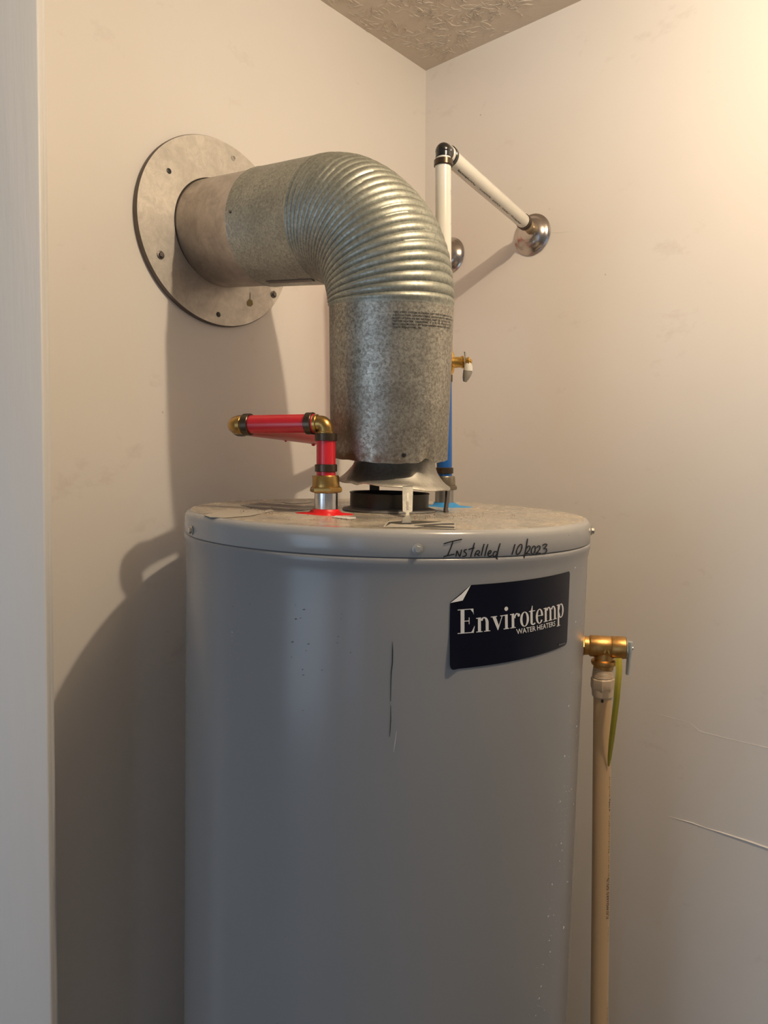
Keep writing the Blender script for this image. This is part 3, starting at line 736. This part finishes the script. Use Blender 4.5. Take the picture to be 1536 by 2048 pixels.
# valve body
vc = zc(726)
mb = MB()
lathe(mb, [(.010, -.026), (.0125, -.024), (.0128, -.016), (.0150, -.012), (.0165, 0), (.0150, .012), (.0128, .016), (.0125, .024), (.010, .026)], frame(vc, UP), 32)
sd = Vector((.93, -.36, 0)).normalized()
s1 = vc + sd * .012
lathe(mb, [(.009, 0), (.0078, .002), (.0075, .014), (.0088, .0145), (.0088, .017), (.006, .018)], frame(s1, sd), 28)
build('valve_body', mb, M['brass'], cold, angle=40, label='yellow brass ball valve body')
mb = MB(); s2 = s1 + sd * .018
nut(mb, s2 + sd * .0035, s2 + sd * .0085, .0062)
tube(mb, s2, s2 + sd * .011, .0035)
build('stem_nut', mb, M['brass'], cold, angle=30)
mb = MB()
hp = [s2 + sd * .001 + UP * .014, s2 + sd * .0022 + UP * .008, s2 + sd * .0022 - UP * .004, s2 + sd * .003 - UP * .009]
vs = []; wd = sd.cross(UP)
for i, q in enumerate(hp):
    for a, b_ in ((-.0045, -.0008), (.0045, -.0008), (.0045, .0008), (-.0045, .0008)): vs.append(q + wd * a * (1 if i else .6) + sd * b_)
mb.add(vs, [[i * 4 + k, i * 4 + (k + 1) % 4, (i + 1) * 4 + (k + 1) % 4, (i + 1) * 4 + k] for i in range(3) for k in range(4)] + [[3, 2, 1, 0], [12, 13, 14, 15]])
hnd = build('valve_handle', mb, M['nipple'], cold, smooth=False, label='small steel lever with a white and grey grip')
mb = MB(); q0 = s2 + sd * .0055 - UP * .001
sweep(mb, [q0, q0 - UP * .006 + sd * .0005, q0 - UP * .012], [.0046, .0062, .0066], 18)
build('grip_collar', mb, M['handle_w'], hnd, label='white part of the grip')
mb = MB(); sweep(mb, [q0 - UP * .0118, q0 - UP * .016 - sd * .001, q0 - UP * .022 - sd * .003, q0 - UP * .027 - sd * .0045], [.0067, .0062, .0048, .0024], 18)
build('grip', mb, M['handle_g'], hnd, label='grey lower part of the grip')
# top elbow and pipe to the wall
et = Pc(887, 303)
esc1 = on_wall(1070, 463, 'R')
wd_ = (esc1 - et); WL = wd_.length; wd_.normalize()
mb = MB(); ball(mb, et, .0116, n=24, m_=14); tube(mb, et, et - UP * .0088, .0112); tube(mb, et, et + wd_ * .0100, .0118)
mb_e = build('black_elbow', mb, M['black'], cold); mb_e['label'] = 'black plastic elbow at the top'
pipe('white_collar', et - UP * .0082, et - UP * .0130, M['white'], .0105, cold)
pipe('white_collar', et + wd_ * .0095, et + wd_ * .0150, M['white'], .0128, cold)
ring(et - UP * .0162, UP, .0085, cold, .0134, M['ring']); ring(et + wd_ * .0178, wd_, .0070, cold, .0142, M['black'])
pipe('white_pipe', et + wd_ * .018, et + wd_ * (WL - .062), M['white'], .0120, cold, label='white pipe section slanting to the wall')
for k in (.060, .053): ring(et + wd_ * (WL - k), wd_, .0060, cold, .0132, M['ring'])
mb = MB(); lathe(mb, [(.0102, 0), (.0098, .010), (.0106, .014), (.0106, .017), (.0098, .020), (.0098, .030), (.0112, .033), (.0112, .040), (.009, .046)], frame(et + wd_ * (WL - .052), wd_), 32)
build('brass_adapter', mb, simple('dull_brass', (.50, .40, .26), .35, .8, .25, 120), cold)
# worn print on the white pipes
def pipe_dashes(a, b_, r, side, spans, w, name, parent, mat, seed=1):
    a, b_ = Vector(a), Vector(b_); d = (b_ - a).normalized(); sv = (Vector(side) - d * d.dot(Vector(side))).normalized(); tv = d.cross(sv)
    rnd = random.Random(seed); mb = MB()
    for (s0, s1) in spans:
        s = s0
        while s < s1:
            l = rnd.uniform(.0012, .0028)
            ww = w * rnd.uniform(.5, 1); o_ = rnd.uniform(-w * .3, w * .3)
            vs = []
            for ss in (s, s + l):
                for q in (o_ - ww / 2, o_ + ww / 2):
                    an = q / r; vs.append(a + d * ss + (sv * math.cos(an) + tv * math.sin(an)) * (r + .0002))
            mb.add(vs, [[0, 1, 3, 2]]); s += l + rnd.uniform(.0006, .0018)
    return build(name, mb, mat, parent, smooth=False, kind='stuff')
wa, wb = et + wd_ * .028, et + wd_ * (WL - .064)
LL = (wb - wa).length
pipe_dashes(wa, wb, .0120, (-.35, -.92, -.62), [(.012, LL * .26), (LL * .32, LL * .47), (LL * .50, LL * .60), (LL * .64, LL * .74), (LL * .78, LL * .93)], .0024, 'worn_print', cold, M['scuff'], 2)
pa, pb = Pc(886, 340), zc(690)
pipe_dashes(pa, pb, RP, (.9, -.45, 0), [(.03, .036), (.075, .077), (.13, .20)], .0010, 'worn_print', cold, M['scuff'], 3)

# chrome escutcheons
def escutcheon(c, r, label, holes):
    c = Vector(c); t = root('escutcheon', label, 'escutcheon', loc=c)
    fr = frame(c, nR); mb = MB()
    lathe(mb, [(r * .90, .0), (r, .0008), (r * .995, .0022), (r * .93, .0036), (r * .88, .0042), (r * .80, .0085), (r * .66, .0130), (r * .52, .0155), (r * .42, .0165), (r * .38, .019), (r * .30, .0195)], fr, 64)
    build('dome', mb, M['chrome'], t)
    for (u_, v_z, rr) in holes:
        q = c + dR * (-u_) + UP * v_z; rad = math.hypot(u_, v_z); hh = .0105 if rad > r * .6 else .0142
        mb = MB(); ball(mb, q + nR * hh, rr, (1, 1, .5), frame(q, nR), 12, 6); build('screw_hole', mb, M['ink'], t)
    return t
e1c = on_wall(1065, 470, 'R'); e2c = on_wall(900, 512, 'R')
escutcheon(e1c, .0375, 'round chrome escutcheon on the right wall where the slanting white pipe ends', [(-.018, -.014, .0028), (.022, .010, .0016)])
escutcheon(e2c, .0360, 'round chrome escutcheon near the corner, half hidden behind the upright white pipe', [])

# ------------------------------------------------------------------ vent
VB = at(778, 914, .9245); K = at(786, 427, .895); FL = on_wall(433, 469, 'L')
U = (K - VB).normalized(); d = (FL - K).normalized()
rho = .118; tht = U.angle(d); tl = rho * math.tan(tht / 2); e2 = (d - U * d.dot(U)).normalized()
vent = root('vent_duct', 'galvanised metal vent duct with corrugated elbow rising from the heater into the left wall', 'duct', loc=VB)
# vertical pipe with wavy rusty lower edge
VL = (K - U * tl - VB).length
frv = frame(VB, U, (1, 0, 0)); mb = MB(); n = 128; prof = []
zs = [0, .0015, .004, .008, .014, .03, .06, .10, .14, VL]
vs = []
for si, (off) in enumerate((0, -.0008)):
    for zz in (zs if si == 0 else [0, .03, .1]):
        for i in range(n):
            a = 2 * math.pi * i / n
            r = .0758 + .0022 * zz / VL + off
            x, y = math.cos(a), math.sin(a)
            edge = max(0, 1 - zz / .02)
            dz = 0
            if True:
                # front right dent and left sag
                da = (a - R_(-52) + math.pi) % (2 * math.pi) - math.pi
                dent = math.exp(-(da / .10) ** 2)
                dz = edge * (dent * .0045 - .0015 * math.exp(-((da - .22) / .1) ** 2) + .0005 * math.sin(5 * a) + .0003 * math.sin(19 * a + 1) - .0010 * x)
                r -= edge * dent * .0035
            vs.append(frv @ Vector((r * x, r * y, zz + dz)))
k0 = len(zs)
fs = [[j * n + i, j * n + (i + 1) % n, (j + 1) * n + (i + 1) % n, (j + 1) * n + i] for j in range(k0 - 1) for i in range(n)]
fs += [[(k0 + j) * n + i, (k0 + j + 1) * n + i, (k0 + j + 1) * n + (i + 1) % n, (k0 + j) * n + (i + 1) % n] for j in range(2) for i in range(n)]
fs += [[i, k0 * n + i, k0 * n + (i + 1) % n, (i + 1) % n] for i in range(n)]
mb.add(vs, fs)
M['galv_rust'] = galv('galvanised_rusting_edge', (0.24, 0.225, 0.19), (0.60, 0.575, 0.50), 260, 0.42, rust=(0.0, 0.15, -.075, .035), spread=(.40, .60))
vpipe = build('vertical_pipe', mb, M['galv_rust'], vent, angle=60, label='mottled galvanised pipe with rusty lower edge')
mb = MB(); VC = Cyl(VB, U, .0762)
q = VC.pt(*VC.hit(808, 910)); ball(mb, q, .0030, (1, 1, .25), frame(q, (q - VB - U * (q - VB).dot(U))), 14, 6)
build('screw_hole', mb, M['ink'], vent)
# lock seam ridge
# corrugated elbow
NR = 24; per = 9; Sg = NR * per; n = 96; vs = []
for i in range(Sg + 1):
    s = i / Sg; a = tht * s
    c = K - U * tl + U * (rho * math.sin(a)) + e2 * (rho * (1 - math.cos(a)))
    rad = (-U * math.sin(-0) * 0) + (c - (K - U * tl + e2 * rho)).normalized()     # outward from the bend centre
    side = U.cross(e2).normalized()
    rb = .0782 + .0022 * s
    ph = (s * NR) % 1.0; b_ = (math.sin(math.pi * ph)) ** .75
    fade = min(1, s * NR / .6, (1 - s) * NR / .6 + .0)
    for k in range(n):
        t = 2 * math.pi * k / n; o_ = math.cos(t)
        amp = (.0026 + .0003 * o_) * (1.0 - .28 * s) * (.92 + .08 * math.sin(NR * s * 1.7 + 2 * t))
        r = rb - .0005 + amp * (b_ - .35) * fade
        r += .0006 * math.sin(3 * t + 9 * s)
        vs.append(c + rad * (r * o_) + side * (r * math.sin(t)))
mb = MB(); mb.add(vs, [[i * n + k, i * n + (k + 1) % n, (i + 1) * n + (k + 1) % n, (i + 1) * n + k] for i in range(Sg) for k in range(n)])
build('corrugated_elbow', mb, M['corr'], vent, angle=75, label='grey green corrugated elbow')
# horizontal galvanised sleeve and inner steel collar
E1 = K + d * tl; Ltot = (FL - E1).length
SL = .116
mb = MB(); mb.open = True
lathe(mb, [(.0796, -.003), (.0800, .002), (.0800, SL - .001), (.0806, SL), (.0795, SL + .0006), (.0770, SL)], frame(E1, d), 112)
build('horizontal_sleeve', mb, M['galv'], vent, angle=60, label='mottled galvanised sleeve')
mb = MB(); mb.open = True; lathe(mb, [(.0785, SL - .01), (.0785, Ltot + .004)], frame(E1, d), 112)
build('inner_collar', mb, M['stub'], vent, label='smooth brownish steel collar')
sn = E1 + d * (SL - .011); sdir = (CAM - sn); sdir = (sdir - d * sdir.dot(d)).normalized(); sdir = (sdir * .93 + UP * .30); sdir = (sdir - d * sdir.dot(d)).normalized()
screw('screw', sn + sdir * .0798, sdir, .0022, vent, M['darksteel'], False)
# open lock seam under the sleeve
sdn = (-UP * .93 + (CAM - sn).normalized() * .35); sdn = (sdn - d * sdn.dot(d)).normalized(); mb = MB()
box(mb, E1 + d * (SL * .42) + sdn * .0802, d * (SL * .40), sdn * .0010, d.cross(sdn) * .0032)
build('lock_seam', mb, M['darksteel'], vent, smooth=False)
# wall plate
PR = .1400
frp = frame(FL + nL * 0, nL); mb = MB()
lathe(mb, [(PR - .001, 0), (PR, .001), (PR, .0070), (PR - .0012, .0092), (PR - .003, .0090), (.0800, .0090), (.0792, .006)], frp, 128)
mb.f = [f for f in mb.f if len(f) == 4]; mb.m = [0] * len(mb.f)
mb.m = [1 if (i // 128) < 3 else 0 for i in range(len(mb.f))]
build('wall_plate', mb, [M['plate'], M['darksteel']], vent, angle=35, label='round weathered metal wall plate')
def on_plate(px, py, off=.0092): return on_wall(px, py, 'L', off)
for (px, py) in ((338, 342), (437, 629)):
    q = on_plate(px, py); mb = MB(); ball(mb, q, .0040, (1, 1, .15), frp, 14, 6); build('screw_hole', mb, M['ink'], vent)
for (px, py) in ((321, 510), (547, 589)):
    screw('screw', on_plate(px, py), nL, .0040, vent, M['darksteel'])
q = on_plate(467, 316); mb = MB(); lathe(mb, [(.0028, 0), (.0028, .0006), (.0040, .0006), (.0040, 0)], frame(q, nL), 24); build('drip_ring', mb, M['plate'], vent)
mb = MB(); P_ = [on_plate(x, y, .0096) for x, y in ((494, 603), (499, 598), (505, 601), (506, 609), (502, 613), (495, 611))]
mb.add(P_, [list(range(6))]); P_ = [on_plate(x, y, .0095) for x, y in ((500, 585), (501, 585), (501, 599), (500, 599))]; mb.add(P_, [[0, 1, 2, 3]])
build('dried_residue', mb, M['stain'], vent, smooth=False)
# printed notice
lines = ['THIS VENT SYSTEM IS DESIGN CERTIFIED BY AMERICAN GAS', 'ASSOCIATION LABORATORIES, INCORPORATED AMERICAN GAS', 'ASSOCIATION AS AN INTEGRAL PART OF A DIRECT VENT', 'WATER HEATER. THEREFORE, IT IS TO BE USED ONLY WITH', 'SELECTED MODELS OF RESA HEATERS MANUFACTURED BY', 'STATE INDUSTRIES, INC.']
VC2 = Cyl(VB, U, .0778); mb = MB()
th0, h0 = VC2.hit(785.5, 624.5); _, h1 = VC2.hit(785.5, 654.5)
v0, f0 = text2d('ASSOCIATION LABORATORIES,', 1.0, 1.12, 1.3); w0 = max(p[0] for p in v0)
thE, _ = VC2.hit(860, 635); sc = (thE - th0) / w0
cap = (h0 - h1) / 5 * .62
for i, ln in enumerate(lines):
    vv, ff = text2d(ln, 1.0, 1.12, 1.3, .016); hh = h0 + (h1 - h0) * i / 5
    mb.add([VC2.pt(th0 + x * sc, hh + y / .70 * cap - cap * .3, .0002) for x, y in vv], ff)
build('printed_notice', mb, M['ink'], vpipe, smooth=False, label='black printed notice in six lines')

# ------------------------------------------------------------------ draft hood
DH = at(787, 968, .925)
hood = root('draft_hood', 'flared steel draft hood on three straps between the flue collar and the vent duct', 'draft hood', loc=DH)
HA = Vector((.09, -.015, 1)).normalized(); frh = frame(DH, HA, (1, 0, 0)); mb = MB(); mb.open = True
prof = [(.0735, -.0010), (.0742, 0), (.0735, .0012), (.0690, .0042), (.0640, .0085), (.0592, .0140), (.0550, .0200), (.0522, .0270), (.0505, .034), (.0500, .050), (.0495, .050), (.0499, .034), (.0515, .027), (.0543, .020), (.0585, .0138), (.0633, .0080), (.0685, .0034), (.0725, -.0004)]
def bw(a, z):
    da = (a - R_(-122) + math.pi) % (2 * math.pi) - math.pi
    return 1 + .006 * math.sin(2 * a + .6) + .004 * math.sin(5 * a)
lathe(mb, prof, frh, 96, wob=bw)
for i, p in enumerate(mb.v):
    q = frh.inverted() @ p; a = math.atan2(q.y, q.x); f_ = max(0, 1 - abs(q.z) / .012)
    da = (a - R_(-128) + math.pi) % (2 * math.pi) - math.pi
    dz = -.0030 * math.exp(-(da / .09) ** 2) * f_ + .0010 * math.sin(3 * a + 1) * f_ + .0008 * math.sin(8 * a) * f_
    q.z += dz; mb.v[i] = frh @ q
build('bell', mb, M['bell'], hood, angle=60, label='flared steel bell')
def strap(pts, w, th, mat, wdir):
    mb = MB(); vs = []; wv = Vector(wdir).normalized(); N = len(pts)
    for i, q in enumerate(pts):
        t = (pts[min(i + 1, N - 1)] - pts[max(i - 1, 0)]).normalized(); nv = t.cross(wv).normalized(); ww = w[i] if isinstance(w, list) else w
        for a, b_ in ((-1, -1), (1, -1), (1, 1), (-1, 1)): vs.append(q + wv * ww * a + nv * th * b_)
    mb.add(vs, [[i * 4 + k, i * 4 + (k + 1) % 4, (i + 1) * 4 + (k + 1) % 4, (i + 1) * 4 + k] for i in range(N - 1) for k in range(4)] + [[3, 2, 1, 0], [(N - 1) * 4 + k for k in range(4)]])
    return build('strap', mb, mat, hood, smooth=False)
ft = on_lid(815, 1033, .0012); fe = on_lid(813, 1045.5, .0016); tp = at(815.5, 974, DH.y - .0738)
s1_ = strap([tp + Vector((0, .004, .001)), tp, tp.lerp(ft, .25), tp.lerp(ft, .84), tp.lerp(ft, .88), ft + TZ * .001, fe.lerp(ft, .6), fe], [.0062, .0062, .0062, .0056, .0020, .0020, .0048, .0045], .0005, M['strap'], (1, .05, 0))
s1_['label'] = 'bright front strap with a foot tab'
a_ = strap([tp.lerp(ft, .22) - Vector((0, .0008, 0)), tp.lerp(ft, .5) - Vector((0, .0014, 0)), tp.lerp(ft, .78) - Vector((0, .0008, 0))], .0012, .0004, M['nipple'], (1, .05, 0)); a_.name = 'strap_rib'; a_.parent = s1_; a_['label'] = 'embossed rib of the front strap'
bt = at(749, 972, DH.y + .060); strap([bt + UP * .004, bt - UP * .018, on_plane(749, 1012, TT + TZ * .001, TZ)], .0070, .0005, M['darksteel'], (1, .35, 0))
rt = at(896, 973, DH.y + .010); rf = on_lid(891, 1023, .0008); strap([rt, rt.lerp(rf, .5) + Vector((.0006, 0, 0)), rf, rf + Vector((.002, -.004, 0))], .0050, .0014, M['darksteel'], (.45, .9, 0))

# ------------------------------------------------------------------ relief valve, discharge pipe, tag
VY = .905
def Pv(px, py): return at(px, py, VY)
rc = Pv(1207, 1293)
valve = root('relief_valve', 'cast brass pressure relief valve with grey lever on the right side of the heater', 'valve', loc=rc)
hx = Vector((.985, -.17, -.02)).normalized()
mb = MB(); k = VY / F
lathe(mb, [(.0105, -.040), (.0115, -.0375), (.0118, -.030), (.0100, -.0285), (.0112, -.026), (.0125, -.0245), (.0118, -.019), (.0138, -.0165), (.0140, .0075), (.0134, .0085), (.0142, .0095), (.0144, .026), (.0134, .0272)], frame(rc, hx), 48)
lathe(mb, [(.0120, -.032), (.0150, -.0315), (.0150, -.0255), (.0120, -.025)], frame(rc, hx), 6, phase=.4)
lathe(mb, [(.0100, 0), (.0120, -.013), (.0122, -.0165), (.0152, -.018), (.0160, -.0205), (.0150, -.0235), (.0128, -.0245), (.0125, -.029)], frame(rc + hx * .0005, UP), 48)
vb = build('valve_body', mb, M['brass_body'], valve, angle=40)
mb = MB(); q = rc - Vector((0, .0138, 0)) - UP * .002
for s in (-1, 1): box(mb, q + hx * (.0022 * s) - UP * .001, hx * .0010 + UP * -.0022 * s, Vector((0, .0006, 0)), UP * .0008 + hx * .0008 * s)
build('cast_mark', mb, M['brass'], vb, smooth=False)
mb = MB(); lathe(mb, [(.0138, .0272), (.0142, .0285), (.0090, .0292), (0, .0294)], frame(rc, hx), 40); build('end_cap', mb, M['strap'], valve, label='thin steel end disc')
mb = MB(); lv = rc + hx * .0325
vs = []; wv = hx.cross(UP).normalized()
pr = [(-.034, .0010, .0030), (-.0345, .0022, .0040), (-.020, .0026, .0052), (-.004, .0030, .0062), (.005, .0036, .0064), (.0085, .0034, .0050), (.009, .002, .003)]
for (zz, tx, ww) in pr:
    for i in range(12):
        a = 2 * math.pi * i / 12; vs.append(lv + UP * zz + hx * (tx * math.cos(a) + zz * .06) + wv * (ww * math.sin(a)))
mb.add(vs, [[j * 12 + i, j * 12 + (i + 1) % 12, (j + 1) * 12 + (i + 1) % 12, (j + 1) * 12 + i] for j in range(len(pr) - 1) for i in range(12)] + [list(range(12))[::-1], [(len(pr) - 1) * 12 + i for i in range(12)]])
build('lever', mb, M['lever'], valve, label='grey metal test lever hanging down')
mb = MB(); tube(mb, rc + hx * .028, rc + hx * .037, .0022); build('lever_pin', mb, M['nipple'], valve)
p0 = Pv(1205.5, 1340); pe = at(1198.5, 2048, VY + .0); pe = p0 + (pe - p0) * ((p0.z - .15) / (p0.z - pe.z))
dp = root('discharge_pipe', 'tan plastic discharge pipe running down from the brass relief valve', 'pipe', loc=pe)
pd = (pe - p0).normalized(); fr = frame(p0, pd); mb = MB(); pf = [(.0105, -.006), (.0120, -.004)]
for i in range(7): pf += [(.0124 + .0002 * i, -.003 + i * .0018), (.0117 + .0002 * i, -.0021 + i * .0018)]
lathe(mb, pf + [(.0125, .0105)], fr, 40)
build('threaded_end', mb, M['cpvc_fit'], dp, angle=30)
mb = MB(); lathe(mb, [(.0135, .0095), (.0150, .0110), (.0152, .0225), (.0140, .0260)], fr, 8, phase=.35)
lathe(mb, [(.0132, .020), (.0138, .0262), (.0134, .0335), (.0124, .0350), (.0115, .0352)], fr, 40)
build('adapter', mb, M['cpvc_fit'], dp, angle=30, label='pale tan hexagonal adapter')
pipe('pipe', p0 + pd * .034, pe, M['cpvc'], .01155, dp)
mb = MB(); ball(mb, p0 + pd * .0375 + Vector((-.0035, -.0110, 0)), .0016, (1.2, .5, 1.6)); build('primer_drip', mb, M['scuff'], dp)
# print along the pipe
side = Vector((.68, -.73, 0)); DC = Cyl(p0, -pd, .01155)
def vtext(body, py0, py1, th, capw, mat):
    _, ha = DC.hit(1205, py0); _, hb_ = DC.hit(1205, py1)
    vv, ff = text2d(body, 1.0, 1.12, 1.0, .028); w = max(p[0] for p in vv); mb = MB()
    # reads upward: text x runs from py1 (low) up to py0
    mb.add([DC.pt(th - (y / .7 - .5) * capw / .01155, hb_ + (ha - hb_) * x / w, .0002) for x, y in vv], ff)
    return build('pipe_print', mb, mat, dp, smooth=False)
vtext('FLOWGUARD GOLD', 1759, 1840, .62, .0046, M['ink'])
_, ha = DC.hit(1205, 1548); 
for (y0, y1, sd_) in ((1548, 1584, 1), (1592, 1617, 2), (1625, 1700, 3), (1705, 1752, 4), (1846, 1872, 5), (2005, 2046, 6)):
    sp_ = (p0 - at(1205, y0, VY)).length, (p0 - at(1205, y1, VY)).length
    pipe_dashes(p0, pe, .01155, side, [sp_], .0028 if y0 < 1800 else .0014, 'pipe_print', dp, M['stain'] if y0 != 1592 else M['grime'], sd_)
# yellow tag strip
tg = [(1237, 1316, .872), (1238, 1340, .866), (1236, 1365, .864), (1233, 1400, .868), (1228, 1440, .874), (1223, 1480, .882), (1219, 1515, .889), (1217, 1532, .892)]
wdt = [6.5, 6.2, 6, 5.6, 5.2, 4.6, 3.2, 1.4]
mb = MB(); vs = []
for i, ((x, y, Y), w) in enumerate(zip(tg, wdt)):
    tw = .3 + .12 * i
    q = at(x, y, Y)
    wv = Vector((1, -math.tan(tw) * .5, 0)) * (w * Y / F)
    nv = Vector((.3, 1, 0)).normalized() * .0004
    vs += [q - wv, q - nv * 4, q + wv, q + wv + nv, q - nv * 3, q - wv + nv]
mb.add(vs, [[i * 6 + k, i * 6 + (k + 1) % 6, (i + 1) * 6 + (k + 1) % 6, (i + 1) * 6 + k] for i in range(7) for k in range(6)] + [[0, 1, 2, 3, 4, 5], [42, 43, 44, 45, 46, 47]])
tag = build('warning_tag', mb, M['yellow'], None, angle=20)
tag['label'] = 'long narrow yellow plastic tag hanging from the relief valve beside the tan pipe'; tag['category'] = 'tag'

for o in bpy.data.objects:
    if '_m' in o: del o['_m']
